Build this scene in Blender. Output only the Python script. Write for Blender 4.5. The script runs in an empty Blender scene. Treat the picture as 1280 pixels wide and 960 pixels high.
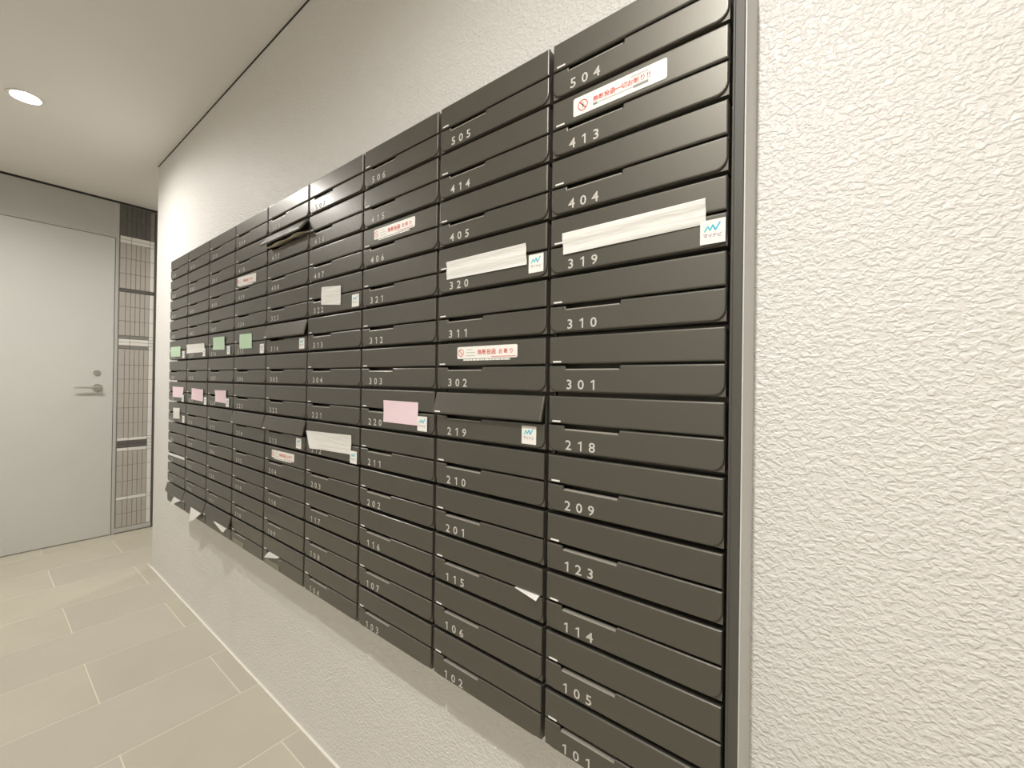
import bpy, bmesh, math, random
from mathutils import Matrix, Vector
random.seed(7)
scene = bpy.context.scene
COL = scene.collection

# ------------------------------------------------------------------ camera
# world: x along the mailbox wall (0 = right end of the mailboxes), y into that wall, z up, floor z = 0
def rot(a, b, c):
    return Matrix.Rotation(a, 3, 'Z') @ Matrix.Rotation(b, 3, 'X') @ Matrix.Rotation(c, 3, 'Y')
R = rot(0.67213, 0.00389, -0.01377)
cam = bpy.data.cameras.new('camera')
cam_o = bpy.data.objects.new('camera', cam); COL.objects.link(cam_o)
right, fwd, up = R.col[0], R.col[1], R.col[2]
M = Matrix(((right[0], up[0], -fwd[0], 0.1053), (right[1], up[1], -fwd[1], -0.5845), (right[2], up[2], -fwd[2], 1.1130), (0, 0, 0, 1)))
cam_o.matrix_world = M
cam.sensor_width = 36.0
cam.lens = 526.87 / 1280 * 36.0
cam.shift_x = 13.08 / 1280
cam.shift_y = -5.15 / 1280
cam.clip_start = 0.02
scene.camera = cam_o

# ------------------------------------------------------------------ world, exposure
world = bpy.data.worlds.new('world'); scene.world = world
world.use_nodes = True
world.node_tree.nodes['Background'].inputs[0].default_value = (0.9, 0.93, 1, 1)
world.node_tree.nodes['Background'].inputs[1].default_value = 0.02
vs = scene.view_settings
vs.view_transform = 'Standard'; vs.look = 'None'; vs.gamma = 1.0; vs.use_curve_mapping = False
vs.exposure = 1.30
LAMP_COLOR = (1.0, 0.965, 0.925)
# downlights: x, y, watts
LAMPS = [(-2.72, -0.45, 13), (-0.02, -0.98, 41), (-3.44, 0.95, 10), (1.6, -1.05, 10), (-2.64, -0.81, 24)]

# ------------------------------------------------------------------ main measures
CW, RH = 0.265, 0.09508          # mailbox pitch
Z0 = 0.5253                      # underside of the mailboxes
WY = 0.0833                      # wall plane behind the mailboxes
K = 2.3457                       # ceiling height
XF = -3.8665                     # far wall with the door
XE = -3.0185                     # where the mailbox wall ends
XB = 2.2                         # wall behind the camera
YO = -1.75                       # opposite wall
YA = 1.7                         # end of the side passage

# ------------------------------------------------------------------ materials
def mat(name, col, rough=0.5, metal=0.0, spec=0.5, emit=None, estr=0.0, coat=0.0):
    m = bpy.data.materials.new(name); m.use_nodes = True
    b = m.node_tree.nodes['Principled BSDF']
    b.inputs['Base Color'].default_value = (*col, 1)
    b.inputs['Roughness'].default_value = rough
    b.inputs['Metallic'].default_value = metal
    b.inputs['Specular IOR Level'].default_value = spec
    b.inputs['Coat Weight'].default_value = coat
    if emit:
        b.inputs['Emission Color'].default_value = (*emit, 1)
        b.inputs['Emission Strength'].default_value = estr
    return m

def noise_tint(m, c1, c2, scale, detail=4, obj=True, stretch=(1, 1, 1)):
    nt = m.node_tree; N = nt.nodes; L = nt.links
    tc = N.new('ShaderNodeTexCoord'); mp = N.new('ShaderNodeMapping'); mp.inputs['Scale'].default_value = stretch
    nz = N.new('ShaderNodeTexNoise'); nz.inputs['Scale'].default_value = scale; nz.inputs['Detail'].default_value = detail
    rp = N.new('ShaderNodeValToRGB')
    rp.color_ramp.elements[0].position = 0.35; rp.color_ramp.elements[0].color = (*c1, 1)
    rp.color_ramp.elements[1].position = 0.65; rp.color_ramp.elements[1].color = (*c2, 1)
    L.new(tc.outputs['Object'], mp.inputs['Vector']); L.new(mp.outputs[0], nz.inputs['Vector'])
    L.new(nz.outputs['Fac'], rp.inputs[0]); L.new(rp.outputs[0], N['Principled BSDF'].inputs['Base Color'])
    return mp

def add_bump(m, scale, dist, strength=1.0, detail=2, stretch=(1, 1, 1), distortion=0.0):
    nt = m.node_tree; N = nt.nodes; L = nt.links
    tc = N.new('ShaderNodeTexCoord'); mp = N.new('ShaderNodeMapping'); mp.inputs['Scale'].default_value = stretch
    nz = N.new('ShaderNodeTexNoise'); nz.inputs['Scale'].default_value = scale; nz.inputs['Detail'].default_value = detail
    nz.inputs['Distortion'].default_value = distortion
    bp = N.new('ShaderNodeBump'); bp.inputs['Strength'].default_value = strength; bp.inputs['Distance'].default_value = dist
    L.new(tc.outputs['Object'], mp.inputs['Vector']); L.new(mp.outputs[0], nz.inputs['Vector'])
    L.new(nz.outputs['Fac'], bp.inputs['Height']); L.new(bp.outputs[0], N['Principled BSDF'].inputs['Normal'])
    return nz, bp

MT = {}
# embossed wall covering: short wrinkles running mostly sideways
m = MT['wall'] = mat('embossed_wall', (0.79, 0.775, 0.745), 0.42, spec=0.5)
nt = m.node_tree; N = nt.nodes; L = nt.links
tc = N.new('ShaderNodeTexCoord')
mp = N.new('ShaderNodeMapping'); mp.inputs['Scale'].default_value = (0.85, 1, 1.1)
n1 = N.new('ShaderNodeTexNoise'); n1.inputs['Scale'].default_value = 165; n1.inputs['Detail'].default_value = 1.5; n1.inputs['Distortion'].default_value = 0.5
r1 = N.new('ShaderNodeValToRGB'); r1.color_ramp.elements[0].position = 0.38; r1.color_ramp.elements[1].position = 0.66
n2 = N.new('ShaderNodeTexNoise'); n2.inputs['Scale'].default_value = 420; n2.inputs['Detail'].default_value = 1
ma = N.new('ShaderNodeMath'); ma.operation = 'MULTIPLY_ADD'; ma.inputs[1].default_value = 0.25
bp = N.new('ShaderNodeBump'); bp.inputs['Strength'].default_value = 0.55; bp.inputs['Distance'].default_value = 0.0026
L.new(tc.outputs['Object'], mp.inputs['Vector']); L.new(mp.outputs[0], n1.inputs['Vector']); L.new(mp.outputs[0], n2.inputs['Vector'])
L.new(n1.outputs['Fac'], r1.inputs[0]); L.new(n2.outputs['Fac'], ma.inputs[0]); L.new(r1.outputs[0], ma.inputs[2])
L.new(ma.outputs[0], bp.inputs['Height']); L.new(bp.outputs[0], N['Principled BSDF'].inputs['Normal'])

MT['ceiling'] = mat('ceiling_paint', (0.84, 0.81, 0.765), 0.8); add_bump(MT['ceiling'], 300, 0.0004, 0.3)
MT['plain_wall'] = mat('grey_wall', (0.70, 0.68, 0.64), 0.7); add_bump(MT['plain_wall'], 200, 0.0005, 0.3)
MT['far_wall'] = mat('grey_panel', (0.50, 0.50, 0.47), 0.5)
MT['door'] = mat('door_paint', (0.60, 0.60, 0.57), 0.45); noise_tint(MT['door'], (0.59, 0.59, 0.56), (0.61, 0.61, 0.575), 3)
MT['gap'] = mat('dark_gap', (0.03, 0.028, 0.025), 0.8)
MT['floor_tile'] = mat('floor_stone', (0.52, 0.475, 0.38), 0.55)
noise_tint(MT['floor_tile'], (0.50, 0.465, 0.375), (0.555, 0.52, 0.425), 2.2, 6)
MT['floor_tile_warm'] = mat('floor_stone_warm', (0.5, 0.45, 0.38), 0.55)
noise_tint(MT['floor_tile_warm'], (0.49, 0.455, 0.38), (0.545, 0.51, 0.43), 2.0, 6)
MT['grout'] = mat('grout', (0.72, 0.67, 0.56), 0.8)
MT['caulk'] = mat('caulk', (0.85, 0.82, 0.74), 0.6)
MT['wt_pale'] = mat('wall_tile_pale', (0.47, 0.44, 0.40), 0.4)
MT['wt_white'] = mat('wall_tile_white', (0.80, 0.78, 0.73), 0.35)
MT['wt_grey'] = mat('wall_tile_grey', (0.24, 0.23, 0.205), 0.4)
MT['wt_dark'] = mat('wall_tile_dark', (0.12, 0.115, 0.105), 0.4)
MT['wt_grout'] = mat('wall_tile_grout', (0.24, 0.225, 0.20), 0.9)
MT['post'] = mat('dark_post', (0.09, 0.085, 0.078), 0.5)
MT['steel'] = mat('brushed_steel', (0.62, 0.60, 0.56), 0.28, metal=1.0)
MT['box'] = mat('mailbox_paint', (0.122, 0.116, 0.098), 0.45, metal=0.7, spec=0.6, coat=0.5)
MT['box'].node_tree.nodes['Principled BSDF'].inputs['Coat Roughness'].default_value = 0.22
add_bump(MT['box'], 900, 0.0002, 0.25)
MT['box_body'] = mat('mailbox_case', (0.13, 0.12, 0.10), 0.5, metal=0.4)
MT['lip'] = mat('slot_lip_highlight', (0.42, 0.40, 0.35), 0.4, metal=0.3)  # paler than the box paint: light caught by the ledge put into the colour
MT['edge'] = mat('side_edge_paint', (0.085, 0.08, 0.068), 0.55)
MT['side'] = mat('side_cover_grey', (0.62, 0.62, 0.59), 0.5)
MT['digit'] = mat('number_paint', (0.62, 0.60, 0.55), 0.5)
MT['mark'] = mat('white_mark', (0.85, 0.84, 0.80), 0.4)
MT['paper'] = mat('white_paper', (0.76, 0.75, 0.71), 0.7); add_bump(MT['paper'], 45, 0.004, 0.6, stretch=(0.3, 1, 2.5))
MT['kraft'] = mat('cream_paper', (0.62, 0.57, 0.42), 0.6)
MT['pink'] = mat('pink_paper', (0.86, 0.68, 0.73), 0.7)
MT['green'] = mat('green_paper', (0.52, 0.70, 0.51), 0.7)
MT['sticker'] = mat('sticker_white', (0.90, 0.89, 0.84), 0.35)
MT['red'] = mat('print_red', (0.72, 0.10, 0.07), 0.5)
MT['grey_print'] = mat('print_grey', (0.30, 0.29, 0.27), 0.5)
MT['pale_print'] = mat('print_pale', (0.55, 0.53, 0.5), 0.5)
MT['blue'] = mat('print_blue', (0.05, 0.50, 0.72), 0.5)
MT['teal'] = mat('print_teal', (0.10, 0.60, 0.62), 0.5)
MT['purple'] = mat('print_purple', (0.30, 0.16, 0.32), 0.5)
MT['plate'] = mat('name_plate', (0.20, 0.19, 0.145), 0.35)
MT['lamp'] = mat('lamp_glow', (1, 1, 1), 0.5, emit=(1.0, 0.93, 0.82), estr=40)
MT['reflector'] = mat('reflector_white', (0.85, 0.83, 0.8), 0.3)

# ------------------------------------------------------------------ mesh helpers
class MB:
    def __init__(s): s.v = []; s.f = []; s.m = []
    def box(s, x0, x1, y0, y1, z0, z1, mi=0):
        n = len(s.v)
        s.v += [(x0,y0,z0),(x1,y0,z0),(x1,y1,z0),(x0,y1,z0),(x0,y0,z1),(x1,y0,z1),(x1,y1,z1),(x0,y1,z1)]
        for f in ((0,3,2,1),(4,5,6,7),(0,1,5,4),(1,2,6,5),(2,3,7,6),(3,0,4,7)):
            s.f.append(tuple(n+i for i in f)); s.m.append(mi)
        return s
    def plate(s, pts, y0, t, c, mi=0, seg=1):
        """outline pts (x,z), seen from -y counter-clockwise; front at y0 with rounded edge of radius c, back at y0+t"""
        k = len(pts); n = len(s.v); q_ = []
        for i in range(k):
            a = Vector(pts[i-1]); b = Vector(pts[i]); d = Vector(pts[(i+1) % k])
            e1 = (b-a).normalized(); e2 = (d-b).normalized()
            n1 = Vector((-e1.y, e1.x)); n2 = Vector((-e2.y, e2.x)); q = n1+n2
            q_.append(q / max(0.3, q.dot(n1)) if q.length > 1e-6 else n1)
        for j in range(seg+1):
            u = math.pi/2*j/seg; ins = c*(1-math.sin(u)); dy = c*(1-math.cos(u))
            s.v += [(x+q.x*ins, y0+dy, z+q.y*ins) for (x, z), q in zip(pts, q_)]
        s.v += [(x, y0+t, z) for x, z in pts]
        s.f.append(tuple(n+i for i in range(k))); s.m.append(mi)
        for r in range(seg+1):
            for i in range(k):
                j = (i+1) % k
                s.f.append((n+(r+1)*k+i, n+(r+1)*k+j, n+r*k+j, n+r*k+i)); s.m.append(mi)
        s.f.append(tuple(n+(seg+1)*k+i for i in reversed(range(k)))); s.m.append(mi)
        return s
    def cyl(s, c, axis, r0, r1, length, seg=24, mi=0, caps=True):
        ax = Vector(axis).normalized(); t = Vector((0,0,1)) if abs(ax.z) < 0.9 else Vector((1,0,0))
        u = ax.cross(t).normalized(); w = ax.cross(u); n = len(s.v); c = Vector(c)
        for r, o in ((r0, 0), (r1, length)):
            for i in range(seg):
                a = 2*math.pi*i/seg
                s.v.append(tuple(c+ax*o+u*(r*math.cos(a))+w*(r*math.sin(a))))
        for i in range(seg):
            j = (i+1) % seg
            s.f.append((n+i, n+j, n+seg+j, n+seg+i)); s.m.append(mi)
        if caps:
            s.f.append(tuple(n+i for i in reversed(range(seg)))); s.m.append(mi)
            s.f.append(tuple(n+seg+i for i in range(seg))); s.m.append(mi)
        return s
    def mesh(s, name, mats):
        me = bpy.data.meshes.new(name); me.from_pydata(s.v, [], s.f)
        for q in (mats if isinstance(mats, (list, tuple)) else [mats]): me.materials.append(q)
        if any(s.m): me.polygons.foreach_set('material_index', s.m)
        me.update(); return me

def link(name, me, parent=None, loc=(0,0,0)):
    o = bpy.data.objects.new(name, me); COL.objects.link(o); o.parent = parent; o.location = loc; return o
def fix_normals(me):
    bm = bmesh.new(); bm.from_mesh(me); bmesh.ops.recalc_face_normals(bm, faces=bm.faces); bm.to_mesh(me); bm.free(); return me
def smooth(me, ang=35):
    me.polygons.foreach_set('use_smooth', [True]*len(me.polygons))
    me.set_sharp_from_angle(angle=math.radians(ang)); return me
def tag(o, label=None, cat=None, group=None, kind=None):
    if label: o['label'] = label
    if cat: o['category'] = cat
    if group: o['group'] = group
    if kind: o['kind'] = kind
    return o
def empty(name, loc): 
    o = bpy.data.objects.new(name, None); o.empty_display_size = 0.05; COL.objects.link(o); o.location = loc; return o
def struct(name, me, parent=None, label=None):
    o = link(name, me, parent)
    if parent is None: o['kind'] = 'structure'
    if label: o['label'] = label
    return o

_glyph = {}
def glyph_mesh(ch, mname, res=2):
    """a mesh of the lettering lying in the x-z plane facing -y, cap height 1, centred in x, baseline z=0"""
    key = (ch, mname)
    if key in _glyph: return _glyph[key]
    if ch == '1':                                         # a one with a slanted flag
        d = dict(v=[(0.02, 0), (0.17, 0), (0.17, 1), (0.06, 1), (-0.20, 0.84), (-0.20, 0.69), (0.02, 0.80)], f=[(0, 1, 2, 6), (6, 2, 3), (6, 3, 4, 5)], w=0.37)
        _glyph[key] = d; return d
    cu = bpy.data.curves.new('lettering', 'FONT'); cu.body = ch; cu.size = 1.0; cu.resolution_u = res; cu.fill_mode = 'FRONT'; cu.offset = 0.012 if ch.isdigit() else 0.012
    o = bpy.data.objects.new('lettering_tmp', cu); COL.objects.link(o)
    dg = bpy.context.evaluated_depsgraph_get(); dg.update()
    me = bpy.data.meshes.new_from_object(o.evaluated_get(dg)); 
    bpy.data.objects.remove(o); bpy.data.curves.remove(cu)
    xs = [v.co.x for v in me.vertices] or [0]; ys = [v.co.y for v in me.vertices] or [0, 1]
    hgt = max(ys)-min(ys) or 1; cx = (max(xs)+min(xs))/2; y0 = min(ys)
    d = dict(v=[((v.co.x-cx)/hgt, (v.co.y-y0)/hgt) for v in me.vertices], f=[tuple(p.vertices) for p in me.polygons], w=(max(xs)-min(xs))/hgt)
    bpy.data.meshes.remove(me); _glyph[key] = d; return d
def put_glyph(mb, ch, x, z, hgt, y, wscale=1.0, mi=0):
    g = glyph_mesh(ch, ''); n = len(mb.v)
    mb.v += [(x+a*hgt*wscale, y, z+b*hgt) for a, b in g['v']]
    for f in g['f']: mb.f.append(tuple(n+i for i in f)); mb.m.append(mi)

# ------------------------------------------------------------------ the room
th = 0.1
struct('wall_right', MB().box(XE, XB, WY, WY+0.14, 0, K+0.05).mesh('wall_right', MT['wall']), label='cream embossed wall carrying the mailboxes')
struct('wall_passage', MB().box(XE, XE+0.1, WY+0.14, YA, 0, K+0.05).mesh('wall_passage', MT['plain_wall']))
struct('wall_left', MB().box(XF-th, XB+th, YO-th, YO, 0, K+0.05).mesh('wall_left', MT['plain_wall']))
struct('wall_back', MB().box(XB, XB+th, YO, WY+0.14, 0, K+0.05).mesh('wall_back', MT['plain_wall']))
struct('wall_passage_end', MB().box(XF-th, XE+0.1, YA, YA+th, 0, K+0.05).mesh('wall_passage_end', MT['plain_wall']))
# far wall: solid plane behind, face panels around the door, tiled strip beside it
DY0, DY1, DZ = -0.80, 0.0315, 2.083          # door leaf
FY = 0.052                                   # right edge of the steel frame
struct('wall_far', MB().box(XF-th, XF-0.012, YO, YA, 0, K+0.05)
       .box(XF-0.02, XF, YO, DY0-0.004, 0, K+0.05).box(XF-0.02, XF, DY0-0.004, DY1+0.004, DZ+0.004, K+0.05)
       .box(XF-0.02, XF, DY1+0.004, FY, 0, K+0.05).box(XF-0.02, XF, 0.272, YA, 0, K+0.05).mesh('wall_far', MT['far_wall']), label='grey end wall around the flush door')
struct('trim_1', MB().box(XF, XF+0.004, YO, YA, K-0.013, K).mesh('ceiling_gap_far', MT['gap']), label='dark shadow gap between end wall and ceiling')
struct('trim_2', MB().box(XE, XB, WY-0.002, WY, K-0.006, K).mesh('ceiling_gap_side', MT['gap']), label='thin dark line between embossed wall and ceiling')
struct('trim_3', MB().box(XE, XB, WY-0.007, WY, 0, 0.004).box(XE-0.007, XE, WY-0.007, YA, 0, 0.004).mesh('floor_caulk', MT['caulk']), label='pale sealant line at the foot of the embossed wall')
struct('trim_4', MB().box(XF-0.012, XF+0.004, 0.2515, 0.272, 0, K-0.02).mesh('dark_post', MT['post']), label='dark upright strip closing the tiled panel')

# door
door = struct('door_1', fix_normals(MB().box(XF-0.03, XF-0.001, DY0, DY1, 0.006, DZ).mesh('door_leaf', MT['door'])), label='pale grey flush steel door with lever handle')
hm = MB().cyl((XF-0.001, -0.047, 1.0335), (1,0,0), 0.027, 0.025, 0.010, 32).cyl((XF+0.009, -0.047, 1.0335), (1,0,0), 0.0125, 0.0125, 0.036, 20)
hd = link('handle', smooth(hm.mesh('handle', MT['steel'])), door); hd['label'] = 'brushed steel lever handle'
lv = MB()
# lever bar: flattened, gently tapering bar towards the door middle
secs = [(-0.034, 0.010), (-0.050, 0.0095), (-0.10, 0.0085), (-0.150, 0.0075), (-0.166, 0.006)]
n = 0
for yy, hh in secs:
    for a in range(12):
        t = 2*math.pi*a/12
        lv.v.append((XF+0.042+0.007*math.cos(t), yy, 1.035+hh*math.sin(t)*0.75))
for i in range(len(secs)-1):
    for a in range(12):
        b = (a+1) % 12; lv.f.append((i*12+a, i*12+b, (i+1)*12+b, (i+1)*12+a)); lv.m.append(0)
lv.f.append(tuple(range(12))); lv.m.append(0); lv.f.append(tuple((len(secs)-1)*12+a for a in reversed(range(12)))); lv.m.append(0)
link('lever', smooth(fix_normals(lv.mesh('lever', MT['steel']))), hd)
lk = link('lock', smooth(MB().cyl((XF-0.001, -0.050, 1.134), (1,0,0), 0.020, 0.017, 0.009, 28).mesh('lock', MT['steel'])), door); lk['label'] = 'round steel cylinder lock'
link('thumb_turn', fix_normals(MB().cyl((XF+0.008, -0.050, 1.134), (1,0,0), 0.0085, 0.008, 0.006, 20).box(XF+0.013, XF+0.020, -0.0515, -0.0485, 1.126, 1.142).mesh('thumb_turn', MT['steel'])), lk)

# tiled strip on the far wall
strip = struct('wall_far_tiles', MB().box(XF-0.012, XF-0.005, FY, 0.2515, 0.0, K).mesh('tile_backing', MT['wt_grout']), label='narrow strip of stacked wall tiles beside the door')
cols = [0.0655 + 0.0264*i for i in range(7)]           # six narrow columns
cols[0] = 0.0570 + 0.0005
_tm = {}
def wtile(y0, y1, z0, z1, mk):
    g = 0.0012; key = (round(y1-y0, 4), round(z1-z0, 4), mk)
    if key not in _tm:
        w, h = y1-y0-2*g, z1-z0-2*g; c = 0.0012; mb = MB()
        mb.v = [(0,0,0),(0,w,0),(0,w,h),(0,0,h),(0.005,0,0),(0.005,w,0),(0.005,w,h),(0.005,0,h),(0.006,c,c),(0.006,w-c,c),(0.006,w-c,h-c),(0.006,c,h-c)]
        mb.f = [(8,9,10,11)]+[(4+i,4+(i+1)%4,8+(i+1)%4,8+i) for i in range(4)]+[(i,(i+1)%4,4+(i+1)%4,4+i) for i in range(4)]
        mb.m = [0]*9
        _tm[key] = mb.mesh('tile', MT[mk])
    o = link('tile', _tm[key], strip, (XF-0.006, y0+g, z0+g))
def row_tall(z0, z1, mk='wt_pale', end='wt_white'):
    for i in range(6): wtile(cols[i], cols[i+1], z0, z1, mk)
    if end: wtile(cols[6], 0.2515, z0, z1, end)
def row_flat(z0, z1, mk, end='wt_white', cols_end=True):
    wtile(cols[0], cols[2], z0, z1, mk); wtile(cols[2], cols[6], z0, z1, mk)
    if end: wtile(cols[6], 0.2515, z0, z1, end)
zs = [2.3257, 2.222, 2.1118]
for a, b in zip(zs[1:], zs): row_tall(a, b, 'wt_dark', 'wt_grey')  # top rows: shade below the ceiling put into darker tile colours
row_flat(2.0865, 2.1118, 'wt_white'); row_flat(2.061, 2.0865, 'wt_white')
for a, b in ((1.953, 2.061), (1.8457, 1.953), (1.7385, 1.8457)): row_tall(a, b)
row_flat(1.713, 1.7385, 'wt_dark', 'wt_dark')
for a, b in ((1.610, 1.713), (1.507, 1.610), (1.4043, 1.507)): row_tall(a, b)
row_flat(1.3800, 1.4043, 'wt_grey'); row_flat(1.3570, 1.3800, 'wt_white'); row_flat(1.3334, 1.3570, 'wt_white'); row_flat(1.3079, 1.3334, 'wt_grey')
zz = 1.3079
for b in (1.1944, 1.0923, 0.9901, 0.8878, 0.7799, 0.6760): row_tall(b, zz); zz = b
row_flat(0.6540, 0.6760, 'wt_white'); row_flat(0.6290, 0.6540, 'wt_dark'); row_flat(0.6036, 0.6290, 'wt_dark'); row_flat(0.5809, 0.6036, 'wt_white')
zz = 0.5809
for b in (0.4784, 0.3646, 0.2564): row_tall(b, zz); zz = b
row_flat(0.2336, 0.2564, 'wt_white')
row_tall(0.1353, 0.2336); row_tall(0.040, 0.1353)
struct('trim_5', MB().box(XF-0.012, XF+0.003, FY, 0.272, 0.008, 0.038).mesh('tile_base', MT['far_wall']), label='grey sill under the tiled strip')

# floor: grout bed with staggered stone tiles
floor = struct('floor', MB().box(XF-th, XB+th, YO-th, YA+th, -0.06, -0.0012).mesh('floor_bed', MT['grout']), label='beige stone tile floor with pale joints')
PX, PY = 0.3128, 0.6408
_ft = {}
def ftile(x0, x1, y0, y1):
    if x1-x0 < 0.02 or y1-y0 < 0.02: return
    g = 0.0021; mk = random.choice(['floor_tile', 'floor_tile', 'floor_tile_warm'])
    key = (round(x1-x0, 3), round(y1-y0, 3), mk)
    if key not in _ft:
        w, h = x1-x0-2*g, y1-y0-2*g; c = 0.0012; mb = MB()
        mb.v = [(0,0,-.012),(w,0,-.012),(w,h,-.012),(0,h,-.012),(0,0,-c),(w,0,-c),(w,h,-c),(0,h,-c),(c,c,0),(w-c,c,0),(w-c,h-c,0),(c,h-c,0)]
        mb.f = [(8,9,10,11)]+[(4+i,4+(i+1)%4,8+(i+1)%4,8+i) for i in range(4)]+[(i,(i+1)%4,4+(i+1)%4,4+i) for i in range(4)]
        mb.m = [0]*9; _ft[key] = mb.mesh('tile', MT[mk])
    o = link('tile', _ft[key], floor, (x0+g, y0+g, 0))
for k in range(-12, 10):
    xa = -1.222 - PX*(k+1); xb = xa + PX
    xa, xb = max(xa, XF), min(xb, XB)
    if xb-xa < 0.02: continue
    js = 0.0205 if k % 2 else -0.3015
    ymax = YA if xa < XE-0.02 else WY-0.004
    for j in range(-5, 6):
        ya = js + PY*j; yb = ya + PY
        ya, yb = max(ya, YO), min(yb, ymax)
        if xa < XE < xb and yb > WY:                     # row cut by the wall end
            if ya < WY: ftile(xa, xb, ya, WY-0.004)
            ftile(xa, XE, max(ya, WY), yb)
        else: ftile(xa, xb, ya, yb)

# ceiling with round openings for the downlights
LR = 0.05
bm = bmesh.new(); es = []
def loop(pts):
    vsx = [bm.verts.new((x, y, K)) for x, y in pts]
    for i in range(len(vsx)): es.append(bm.edges.new((vsx[i-1], vsx[i])))
loop([(XF-th, YO-th), (XB+th, YO-th), (XB+th, YA+th), (XF-th, YA+th)])
for lx, ly, _ in LAMPS: loop([(lx+LR*math.cos(2*math.pi*i/32), ly+LR*math.sin(2*math.pi*i/32)) for i in range(32)])
bmesh.ops.triangle_fill(bm, use_beauty=True, use_dissolve=False, edges=es)
ret = bmesh.ops.extrude_face_region(bm, geom=bm.faces[:])
bmesh.ops.translate(bm, vec=(0, 0, 0.02), verts=[g for g in ret['geom'] if isinstance(g, bmesh.types.BMVert)])
bmesh.ops.recalc_face_normals(bm, faces=bm.faces)
me = bpy.data.meshes.new('ceiling'); bm.to_mesh(me); bm.free(); me.materials.append(MT['ceiling'])
struct('ceiling', me, label='smooth off-white ceiling')

# downlights
LBL = ['glowing recessed ceiling downlight in front of the grey door', 'recessed ceiling downlight above the near mailboxes, out of frame',
       'recessed ceiling downlight in the side passage, out of frame', 'recessed ceiling downlight behind the viewer, out of frame', 'recessed ceiling downlight left of the glowing one, out of frame']
for (lx, ly, watt), lb in zip(LAMPS, LBL):
    t = empty('downlight', (lx, ly, K)); tag(t, lb, 'downlight', 'recessed ceiling downlights')
    mb = MB(); seg = 32
    for r, z in ((LR+0.008, -0.001), (LR+0.006, -0.004), (LR-0.002, -0.003), (LR-0.003, 0.002)):
        for i in range(seg): mb.v.append((r*math.cos(2*math.pi*i/seg), r*math.sin(2*math.pi*i/seg), z))
    for k in range(3):
        for i in range(seg): j = (i+1) % seg; mb.f.append((k*seg+i, k*seg+j, (k+1)*seg+j, (k+1)*seg+i)); mb.m.append(0)
    link('trim_ring', smooth(fix_normals(mb.mesh('trim_ring', MT['reflector']))), t)
    mb = MB()
    prof = ((LR-0.003, 0.0), (LR-0.008, 0.02), (LR-0.014, 0.04))
    for r, z in prof:
        for i in range(seg): mb.v.append((r*math.cos(2*math.pi*i/seg), r*math.sin(2*math.pi*i/seg), z))
    for k in range(2):
        for i in range(seg): j = (i+1) % seg; mb.f.append((k*seg+i, k*seg+j, (k+1)*seg+j, (k+1)*seg+i)); mb.m.append(0)
    link('reflector', smooth(mb.mesh('reflector', MT['reflector'])), t)
    mb = MB(); mb.cyl((0, 0, 0.022), (0, 0, 1), LR-0.009, LR-0.013, 0.016, 32)
    link('lamp', mb.mesh('lamp', MT['lamp']), t)
    ld = bpy.data.lights.new('downlight_beam', 'SPOT'); ld.energy = watt; ld.color = LAMP_COLOR
    ld.spot_size = math.radians(174); ld.spot_blend = 1.0; ld.shadow_soft_size = 0.02
    lo = bpy.data.objects.new('downlight_beam', ld); COL.objects.link(lo); lo.parent = t; lo.location = (0, 0, -0.006)

# ------------------------------------------------------------------ mailboxes
COLS = 'IHGFEDCBA'                         # right to left
NUM = {}
def seq(start): return list(range(start, start+9))
rows_n = [seq(504), list(range(413, 419))+[501, 502, 503], seq(404), list(range(319, 325))+[401, 402, 403], seq(310), seq(301), seq(218), seq(209),
          [123]+list(range(201, 209)), seq(114), seq(105), [101, 102, 103, 104]]
for r, rw in enumerate(rows_n):
    for c, nn in enumerate(rw): NUM[(c, r)] = str(nn)
OPEN = {('H', 7): 17, ('E', 2): 36, ('E', 5): 15, ('D', 8): 13, ('E', 8): 15, ('A', 12): 14, ('B', 12): 15, ('C', 12): 14}

FT, FB = 0.0905, 0.0465                    # flap top and bottom
DT, NB = 0.0437, 0.0378                    # door top, notch bottom
def arc(cx, cz, r, a0, a1, n=5): return [(cx+r*math.cos(math.radians(a0+(a1-a0)*i/n)), cz+r*math.sin(math.radians(a0+(a1-a0)*i/n))) for i in range(n+1)]
rr = 0.015
door_out = arc(0.0037+rr, 0.0025+rr, rr, 180, 270) + arc(0.2613-rr, 0.0025+rr, rr, 270, 360) + [(0.2613, DT), (0.124, DT), (0.1225, NB), (0.0335, NB), (0.032, DT), (0.0037, DT)]
door_me = MB().plate(door_out, 0.0, 0.0034, 0.0026, 0, 5).mesh('door', MT['box'])
flap_out = [(0.0037, FB-FT), (0.2613, FB-FT), (0.2613, 0.0), (0.0037, 0.0)]
flap_me = MB().plate(flap_out, 0.0, 0.0050, 0.0030, 0, 5).mesh('flap', MT['box'])
b = MB().box(0.0022, 0.2628, 0.032, WY, 0.0, RH)                         # case
b.box(0.0036, 0.2614, 0.0035, 0.032, 0.0018, 0.0345)                     # front below the slot, seen in the rounded corners
b.box(0.0036, 0.0052, 0.0052, 0.032, 0.0345, 0.0885).box(0.2598, 0.2614, 0.0052, 0.032, 0.0345, 0.0885)
b.box(0.0052, 0.2598, 0.0065, 0.032, 0.0865, 0.0885)
body_me = b.mesh('body', MT['box_body'])
mark_me = MB().plate([(0.0115, 0.0487-FT), (0.0265, 0.0487-FT), (0.0265, 0.0513-FT), (0.0115, 0.0513-FT)], -0.0008, 0.001, 0.0002).mesh('mark', MT['mark'])
plate_me = MB().plate([(0.022, 0.005), (0.116, 0.005), (0.116, 0.0225), (0.022, 0.0225)], -0.0012, 0.0013, 0.0004).mesh('name_plate', MT['plate'])
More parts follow.
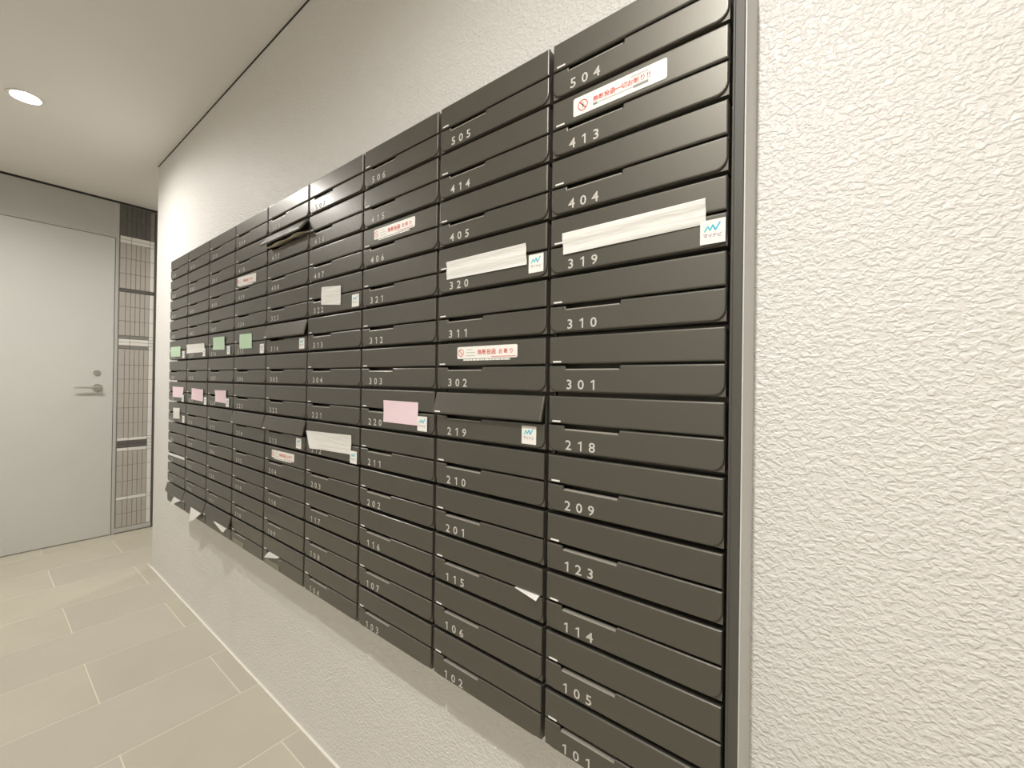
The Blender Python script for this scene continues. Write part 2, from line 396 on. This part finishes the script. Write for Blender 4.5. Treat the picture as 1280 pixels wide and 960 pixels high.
lip_me = MB().plate([(0.0338, NB-0.0012), (0.1222, NB-0.0012), (0.1222, NB+0.0008), (0.0338, NB+0.0008)], 0.0004, 0.0090, 0.0007, 0, 2).mesh('slot_lip', MT['lip'])
_dig = {}
ORD = ['first', 'second', 'third', 'fourth', 'fifth', 'sixth', 'seventh', 'eighth', 'ninth', 'tenth', 'eleventh', 'twelfth']
def colname(c):
    return {0: 'the rightmost column', 8: 'the leftmost column'}.get(c, f'the {ORD[c]} column from right' if c < 5 else f'the {ORD[8-c]} column from left')
def rowname(r): return {0: 'top', 11: 'bottom'}.get(r, ORD[r])
BOX = {}
def face(c, r): return Vector((-(c+1)*CW, 0, Z0+(11-r)*RH))
for c in range(9):
    for r in range(12):
        t = empty('mailbox', face(c, r)); key = (COLS[c], r+1); BOX[key] = t
        op = OPEN.get(key, 0)
        st = 'with flap tilted open' if op else 'with closed flap'
        if c < 4 and (c, r) in NUM and (c < 3 or r >= 3): lb = f'dark mailbox numbered {NUM[(c,r)]} {st}, {rowname(r)} row of {colname(c)}'
        else: lb = f'dark metal mailbox {st}, {rowname(r)} row of {colname(c)}'
        tag(t, lb, 'mailbox', 'mailboxes on the embossed wall')
        link('body', body_me, t)
        d = link('door', door_me, t)
        link('slot_lip', lip_me, d)
        fl = link('flap', flap_me, t, (0, 0, FT)); fl.rotation_euler.x = -math.radians(op)
        link('mark', mark_me, fl)
        s = NUM.get((c, r))
        if s:
            if s not in _dig:
                mb = MB()
                for ch, x in zip(s, (0.0412, 0.0615, 0.0815)): put_glyph(mb, ch, x, 0.0064, 0.0152, -0.0004, 1.1)
                _dig[s] = mb.mesh('number', MT['digit'])
            link('number', _dig[s], d)
        elif COLS[c] in 'DE': link('name_plate', plate_me, d)

# end cover of the mailbox bank
t = empty('side_cover', (0, 0, Z0)); tag(t, 'pale grey steel cover closing the right end of the mailboxes', 'side cover')
TOPZ = 12*RH
link('front_edge', MB().plate([(0.0008, 0.0), (0.0142, 0.0), (0.0142, TOPZ), (0.0008, TOPZ)], 0.0012, 0.018, 0.0012).mesh('front_edge', MT['edge']), t)
link('edge_bead', MB().plate([(0.0006, 0.0), (0.0036, 0.0), (0.0036, TOPZ), (0.0006, TOPZ)], -0.0003, 0.004, 0.0009).mesh('edge_bead', MT['edge']), t)
link('side_panel', MB().box(0.0142, 0.0156, 0.002, WY, 0, TOPZ).box(0.0, 0.0142, 0.06, WY, 0, TOPZ).mesh('side_panel', MT['side']), t)

# ------------------------------------------------------------------ papers and stickers on the mailboxes
def sheet(name, key, corners, y, mk, nx=10, nz=4, amp=0.0008, freq=3.0, th=0.0004, curl=None):
    """thin sheet over four corners (tl, tr, br, bl) in mailbox face coordinates"""
    c = COLS.index(key[0]); o = face(c, key[1]-1); v = []; f = []; ph = random.uniform(0, 6)
    tl, tr, br, bl = [Vector(q) for q in corners]
    zc = min(q[1] for q in corners)
    for side in (0, 1):
        for j in range(nz+1):
            for i in range(nx+1):
                a, b = i/nx, j/nz
                q = (tl*(1-a)+tr*a)*(1-b)+(bl*(1-a)+br*a)*b
                yy = y - amp*(1+math.sin(freq*6.28*b+ph+2.2*a*math.sin(ph*3)))*0.5 - (curl(a, b) if curl else 0) - (0 if side else th)
                v.append((q.x, yy, q.y))
    n = (nx+1)*(nz+1)
    for j in range(nz):
        for i in range(nx):
            k = j*(nx+1)+i
            f.append((k, k+nx+1, k+nx+2, k+1)); f.append((n+k, n+k+1, n+k+nx+2, n+k+nx+1))
    rim = [i for i in range(nx+1)]+[(j+1)*(nx+1)-1 for j in range(1, nz+1)]+[nz*(nx+1)+i for i in range(nx-1, -1, -1)]+[j*(nx+1) for j in range(nz-1, 0, -1)]
    for i in range(len(rim)): a, b = rim[i], rim[(i+1) % len(rim)]; f.append((a, b, n+b, n+a))
    me = bpy.data.meshes.new(name); me.from_pydata(v, [], f); me.materials.append(MT[mk]); smooth(fix_normals(me), 60)
    return link(name, me, None, o)
def rect(x0, x1, z0, z1): return [(x0, z1), (x1, z1), (x1, z0), (x0, z0)]

P = sheet('paper_strip', ('I', 4), [(0.0255, 0.0645), (0.2365, 0.0660), (0.2375, 0.0325), (0.0288, 0.0295)], -0.0006, 'paper', 40, 10, 0.0015, 1.6)
tag(P, 'long wrinkled white tape strip over mailbox 319', 'paper strip', 'white strips closing slots')
P = sheet('paper_strip', ('H', 4), [(0.0284, 0.0618), (0.2202, 0.0628), (0.2224, 0.0257), (0.0291, 0.0268)], -0.0006, 'paper', 40, 10, 0.0015, 1.8)
tag(P, 'wrinkled white tape strip over mailbox 320', 'paper strip', 'white strips closing slots')
P = sheet('paper_note', ('G', 7), [(0.0943, 0.0665), (0.2130, 0.0660), (0.2140, 0.0174), (0.0955, 0.0175)], -0.0006, 'pink', 10, 6, 0.0012, 0.7)
tag(P, 'wide pink note across mailbox 220', 'note', 'pink notes')
P = sheet('paper_note', ('F', 4), [(0.0799, 0.0742), (0.1748, 0.0660), (0.1724, 0.0170), (0.0771, 0.0271)], -0.0008, 'paper', 10, 6, 0.0012, 0.6)
tag(P, 'square white note tilted on fourth mailbox of fourth column from right', 'note', 'white notes')
P = sheet('paper_note', ('F', 8), [(0.0051, 0.0631), (0.2321, 0.0701), (0.2299, 0.0226), (0.0421, 0.0179)], -0.0008, 'paper', 20, 8, 0.002, 0.7, curl=lambda a, b: 0.006*max(0, 0.25-a)*4*b)
tag(P, 'large loose white sheet with slanted left edge over mailbox 212', 'note', 'white notes')
P = sheet('paper_note', ('D', 5), [(0.0540, 0.0748), (0.1560, 0.0728), (0.1610, 0.0228), (0.0555, 0.0242)], -0.0008, 'green'); tag(P, 'rightmost pale green note, fourth column from left', 'note', 'green notes')
P = sheet('paper_note', ('C', 5), [(0.0593, 0.0776), (0.1842, 0.0750), (0.1783, 0.0266), (0.0615, 0.0300)], -0.0008, 'green', amp=0.003, freq=0.5); tag(P, 'curled pale green note, third column from left', 'note', 'green notes')
P = sheet('paper_note', ('A', 5), [(0.0294, 0.0626), (0.1764, 0.0610), (0.1789, 0.0150), (0.0320, 0.0165)], -0.0008, 'green'); tag(P, 'leftmost pale green note, on the leftmost column', 'note', 'green notes')
P = sheet('paper_note', ('B', 5), [(0.0030, 0.0641), (0.2256, 0.0604), (0.2273, 0.0247), (0.0039, 0.0251)], -0.0008, 'paper', amp=0.0015); tag(P, 'white strip note between the two leftmost green notes', 'note', 'white notes')
P = sheet('paper_note', ('A', 7), [(0.0653, 0.0683), (0.2321, 0.0678), (0.2233, 0.0210), (0.0805, 0.0203)], -0.0008, 'pink', amp=0.002, freq=0.6); tag(P, 'leftmost small pink note, on the leftmost column', 'note', 'pink notes')
P = sheet('paper_note', ('B', 7), [(0.0759, 0.0665), (0.2252, 0.0631), (0.2181, 0.0143), (0.0784, 0.0189)], -0.0008, 'pink', amp=0.002, freq=0.6); tag(P, 'small pink note on the second column from left', 'note', 'pink notes')
P = sheet('paper_note', ('C', 7), [(0.0860, 0.0640), (0.2085, 0.0658), (0.2027, 0.0175), (0.0965, 0.0201)], -0.0008, 'pink', amp=0.003, freq=0.5); tag(P, 'curled small pink note on the third column from left', 'note', 'pink notes')
P = sheet('paper_note', ('A', 8), [(0.0834, 0.0650), (0.1798, 0.0684), (0.1823, 0.0200), (0.0862, 0.0160)], -0.0008, 'paper'); tag(P, 'small white note under the leftmost pink note', 'note', 'white notes')
P = sheet('paper_strip', ('A', 10), [(0.0055, 0.0415), (0.2600, 0.0460), (0.2605, 0.0345), (0.0062, 0.0300)], -0.0008, 'pale_print' if False else 'paper', amp=0.0004); tag(P, 'narrow pale strip across a leftmost column mailbox slot', 'paper strip')

# square white stickers with a blue zigzag emblem
def poly_strip(mb, pts, w, y, mi):
    """thick open polyline in the x-z plane"""
    for (x0, z0), (x1, z1) in zip(pts, pts[1:]):
        d = Vector((x1-x0, z1-z0)); l = d.length; d /= l; nx_, nz_ = -d.y*w/2, d.x*w/2; n = len(mb.v)
        x0 -= d.x*w*0.3; z0 -= d.y*w*0.3; x1 += d.x*w*0.3; z1 += d.y*w*0.3
        mb.v += [(x0-nx_, y, z0-nz_), (x1-nx_, y, z1-nz_), (x1+nx_, y, z1+nz_), (x0+nx_, y, z0+nz_)]
        mb.f.append((n, n+1, n+2, n+3)); mb.m.append(mi)
def ring(mb, cx, cz, r, w, y, mi, seg=28):
    n = len(mb.v)
    for k in range(seg):
        a = 2*math.pi*k/seg
        mb.v += [(cx+(r-w/2)*math.cos(a), y, cz+(r-w/2)*math.sin(a)), (cx+(r+w/2)*math.cos(a), y, cz+(r+w/2)*math.sin(a))]
    for k in range(seg):
        j = (k+1) % seg; mb.f.append((n+2*k, n+2*k+1, n+2*j+1, n+2*j)); mb.m.append(mi)

logo_base = MB().plate([(0, 0), (0.0295, 0), (0.0295, 0.0305), (0, 0.0305)], -0.0006, 0.0006, 0.0001).mesh('square_sticker', MT['sticker'])
mb = MB()
poly_strip(mb, [(0.0055, 0.0165), (0.0090, 0.0225), (0.0118, 0.0175)], 0.0019, -0.0008, 0)
poly_strip(mb, [(0.0118, 0.0175), (0.0150, 0.0235), (0.0180, 0.0170), (0.0232, 0.0255)], 0.0019, -0.0008, 1)
emb_me = mb.mesh('emblem', [MT['teal'], MT['blue']])
mb = MB()
for ch, x, w in zip('マイナビ', (0.0065, 0.0120, 0.0172, 0.0230), (1, 1, 1, 1)): put_glyph(mb, ch, x, 0.0080, 0.0048, -0.0008)
let_me = mb.mesh('lettering', MT['purple'])
LOGO = [('I', 4, 0.2308, 0.0055, 'over the tape strip of mailbox 319'), ('H', 4, 0.2258, 0.0102, 'beside the tape strip of mailbox 320'), ('H', 7, 0.2160, 0.0075, 'under the tilted flap of mailbox 219'),
        ('G', 7, 0.2140, 0.0070, 'beside the wide pink note'), ('F', 4, 0.2235, 0.0062, 'right of the tilted square white note'), ('F', 8, 0.2285, 0.0020, 'right of the large loose white sheet'),
        ('E', 5, 0.2215, 0.0080, 'on fifth mailbox of fifth column, under its open flap'), ('D', 5, 0.2210, 0.0030, 'right of the rightmost green note'), ('C', 5, 0.2080, 0.0075, 'beside the curled green note'),
        ('B', 5, 0.2130, 0.0080, 'beside the white strip note between green notes'), ('A', 5, 0.2020, 0.0070, 'beside the leftmost green note'), ('A', 7, 0.2120, 0.0030, 'beside the leftmost pink note'),
        ('B', 7, 0.2270, 0.0025, 'beside the pink note of the second column from left'), ('C', 7, 0.2050, 0.0060, 'beside the curled pink note'), ('A', 8, 0.2165, 0.0060, 'beside the small white note under a pink note'),
        ('E', 8, 0.2120, 0.0075, 'on eighth mailbox of fifth column, under its open flap')]
for cc, rw, x, z, where in LOGO:
    o = link('square_sticker', logo_base, None, face(COLS.index(cc), rw-1)+Vector((x, -0.0022 if (cc, rw) in (('I', 4), ('F', 8), ('B', 5), ('A', 7), ('C', 5), ('C', 7), ('G', 7)) else 0.0, z)))
    tag(o, 'small square white sticker ' + where, 'sticker', 'square white stickers')
    link('emblem', emb_me, o); link('lettering', let_me, o)

# long refusal stickers with red lettering
def refuse(key, x0, z0, w, h, variant, label, tilt=0.0):
    rr_ = 0.003
    out = arc(rr_, rr_, rr_, 180, 270, 3)+arc(w-rr_, rr_, rr_, 270, 360, 3)+arc(w-rr_, h-rr_, rr_, 0, 90, 3)+arc(rr_, h-rr_, rr_, 90, 180, 3)
    o = link('notice_sticker', MB().plate(out, -0.0006, 0.0006, 0.0001).mesh('notice_sticker', MT['sticker']), None, face(COLS.index(key[0]), key[1]-1)+Vector((x0, 0, z0)))
    o.rotation_euler.y = tilt
    tag(o, label, 'sticker', 'refusal notice stickers')
    y = -0.0009; mb = MB()
    if variant == 'wide':
        ring(mb, 0.0165, h*0.48, 0.0078, 0.0014, y, 0); poly_strip(mb, [(0.0115, h*0.48+0.0055), (0.0215, h*0.48-0.0055)], 0.0016, y, 0)
        poly_strip(mb, [(0.0165, h*0.48-0.004), (0.0165, h*0.48+0.0045)], 0.0026, y, 1)
        sy = mb.mesh('symbol', [MT['red'], MT['pale_print']]); link('symbol', sy, o)
        mb = MB()
        for i, ch in enumerate('無断投函一切お断り!!'):
            x = 0.038 + i*0.0090 if i < 9 else 0.038+9*0.0090-0.002+(i-9)*0.0028
            if ch == '一': put_glyph(mb, ch, x, h*0.40+0.0035, 0.0012, y)
            else: put_glyph(mb, ch, x, h*0.40, 0.0082, y)
        link('lettering', mb.mesh('lettering', MT['red']), o)
        mb = MB()
        bar = lambda a, b_, z, t, mi: (mb.v.extend([(a, y, z), (b_, y, z), (b_, y, z+t), (a, y, z+t)]), mb.f.append(tuple(range(len(mb.v)-4, len(mb.v)))), mb.m.append(mi))
        bar(0.034, 0.041, h*0.20, 0.0036, 0); bar(0.0425, 0.096, h*0.25, 0.0013, 1); bar(0.0965, 0.118, h*0.20, 0.0036, 0)
        bar(0.092, 0.118, h*0.78, 0.0016, 1)
        link('fine_print', mb.mesh('fine_print', [MT['grey_print'], MT['pale_print']]), o)
    else:
        ring(mb, 0.0100, h*0.5, 0.0066, 0.0013, y, 0); poly_strip(mb, [(0.0058, h*0.5+0.0045), (0.0142, h*0.5-0.0045)], 0.0014, y, 0)
        link('symbol', mb.mesh('symbol', MT['red']), o)
        mb = MB()
        for i, ch in enumerate('無断投函'): put_glyph(mb, ch, 0.0575+i*0.0112, h*0.30, 0.0100, y)
        for i, ch in enumerate('お断り'): put_glyph(mb, ch, 0.1075+i*0.0118, h*0.34, 0.0086, y)
        link('lettering', mb.mesh('lettering', MT['red']), o)
        mb = MB()
        bar = lambda a, b_, z, t, mi: (mb.v.extend([(a, y, z), (b_, y, z), (b_, y, z+t), (a, y, z+t)]), mb.f.append(tuple(range(len(mb.v)-4, len(mb.v)))), mb.m.append(mi))
        for zf, e in ((0.72, 0.040), (0.48, 0.047), (0.22, 0.047)): bar(0.0235, e, h*zf, 0.0012, 0)
        bar(0.086, 0.142, h*0.10, 0.0010, 1)
        link('fine_print', mb.mesh('fine_print', [MT['pale_print'], MT['red']]), o)
        mb = MB(); random.seed(3); x = 0.016
        while x < 0.128:
            l = random.uniform(0.004, 0.011); mb.plate([(x, -0.0038), (min(x+l, 0.128), -0.0038), (min(x+l, 0.128), -0.0008), (x, -0.0008)], -0.0004, 0.0004, 0.0001); x += l+0.0012
        link('white_print', mb.mesh('white_print', MT['sticker']), o)
refuse(('I', 2), 0.0425, 0.0532, 0.1435, 0.0285, 'wide', 'long white no-flyer sticker on mailbox 413', 0.0)
refuse(('H', 6), 0.0605, 0.0595, 0.1440, 0.0228, 'small', 'white red-lettered sticker on mailbox 302, above the tilted flap of 219')
refuse(('G', 3), 0.0478, 0.0597, 0.1462, 0.0230, 'small', 'white red-lettered sticker on mailbox 406 in the third column from right')
refuse(('D', 3), 0.0250, 0.0570, 0.1560, 0.0300, 'small', 'small red-lettered sticker on third mailbox of fourth column from left', 0.025)
refuse(('E', 9), 0.0560, 0.0580, 0.1450, 0.0235, 'small', 'small red-lettered sticker on ninth mailbox of fifth column', -0.008)

# leaflets poking out of slots
def leaf(name, key, rings, mk, label, th=0.0006, group='leaflets poking out of slots'):
    """rings: list of rows of (x, y, z) points; makes a thin curved sheet"""
    c = COLS.index(key[0]); v = []; f = []; nx = len(rings[0]); nr = len(rings)
    for off in (0, 1):
        for rw in rings:
            for x, y, z in rw: v.append((x, y-(0 if off else th), z+(0 if off else th*0.3)))
    n = nx*nr
    for j in range(nr-1):
        for i in range(nx-1):
            k = j*nx+i; f.append((k, k+1, k+nx+1, k+nx)); f.append((n+k, n+k+nx, n+k+nx+1, n+k+1))
    rim = [i for i in range(nx)]+[(j+1)*nx-1 for j in range(1, nr)]+[(nr-1)*nx+i for i in range(nx-2, -1, -1)]+[j*nx for j in range(nr-2, 0, -1)]
    for i in range(len(rim)): a, b_ = rim[i], rim[(i+1) % len(rim)]; f.append((a, b_, n+b_, n+a))
    me = bpy.data.meshes.new(name); me.from_pydata(v, [], f); me.materials.append(MT[mk]); smooth(fix_normals(me), 50)
    o = link(name, me, None, face(c, key[1]-1)); tag(o, label, 'leaflet', group); return o
leaf('leaflet', ('H', 10), [[(0.206, 0.02, 0.0450), (0.256, 0.02, 0.0450)], [(0.206, 0.0, 0.0452), (0.2555, -0.001, 0.0452)], [(0.208, -0.001, 0.0446), (0.2545, -0.008, 0.0405)]], 'paper', 'white leaflet corner peeking from mailbox 115')
leaf('leaflet', ('E', 12), [[(0.045, 0.02, 0.0452), (0.115, 0.02, 0.0452)], [(0.045, 0.001, 0.0452), (0.115, 0.001, 0.0452)], [(0.046, -0.003, 0.0440), (0.114, -0.002, 0.0448)], [(0.026, -0.006, 0.0250), (0.105, -0.003, 0.0415)]], 'paper', 'white leaflet corner in bottom mailbox of fifth column')
leaf('leaflet', ('A', 12), [[(0.15, 0.02, 0.0455), (0.24, 0.02, 0.0455)], [(0.15, -0.006, 0.0455), (0.245, -0.006, 0.0455)], [(0.150, -0.0105, 0.0440), (0.243, -0.0105, 0.0440)], [(0.134, -0.013, 0.026), (0.19, -0.013, 0.028)], [(0.124, -0.015, 0.010), (0.142, -0.015, 0.006)]], 'paper', 'white leaflet hanging from bottom mailbox of leftmost column')
leaf('leaflet', ('B', 12), [[(0.10, 0.02, 0.0455), (0.245, 0.02, 0.0455)], [(0.10, -0.006, 0.0455), (0.250, -0.006, 0.0455)], [(0.128, -0.0110, 0.0440), (0.248, -0.0110, 0.0440)], [(0.130, -0.014, 0.030), (0.225, -0.014, 0.031)], [(0.132, -0.017, 0.010), (0.190, -0.017, 0.010)], [(0.134, -0.019, -0.007), (0.168, -0.019, 0.000)]], 'paper', 'large white leaflet hanging from bottom mailbox, second column from left')
leaf('leaflet', ('C', 12), [[(0.12, 0.02, 0.0455), (0.245, 0.02, 0.0455)], [(0.12, -0.005, 0.0455), (0.250, -0.005, 0.0455)], [(0.128, -0.0105, 0.0440), (0.248, -0.0105, 0.0440)], [(0.210, -0.013, 0.030), (0.230, -0.013, 0.028)]], 'paper', 'white leaflet corner from bottom mailbox, third column from left')
# crumpled bundle in the wide-open flap
rg = []
for j in range(6):
    b_ = j/5; row = []
    for i in range(15):
        a = i/14
        x = 0.020+0.225*a
        y = 0.022-0.034*b_*(1-0.35*a)+0.002*math.sin(9*a+2*b_)
        z = 0.0605-0.013*b_*(1-0.3*a)+0.004*math.sin(5.5*a+3.6)*b_+0.002*math.sin(14*a+3*b_)
        row.append((x, y, z))
    rg.append(row)
leaf('mail_bundle', ('E', 2), rg, 'kraft', 'crumpled cream papers stuffed in wide-open flap near top', 0.005, 'leaflets poking out of slots')
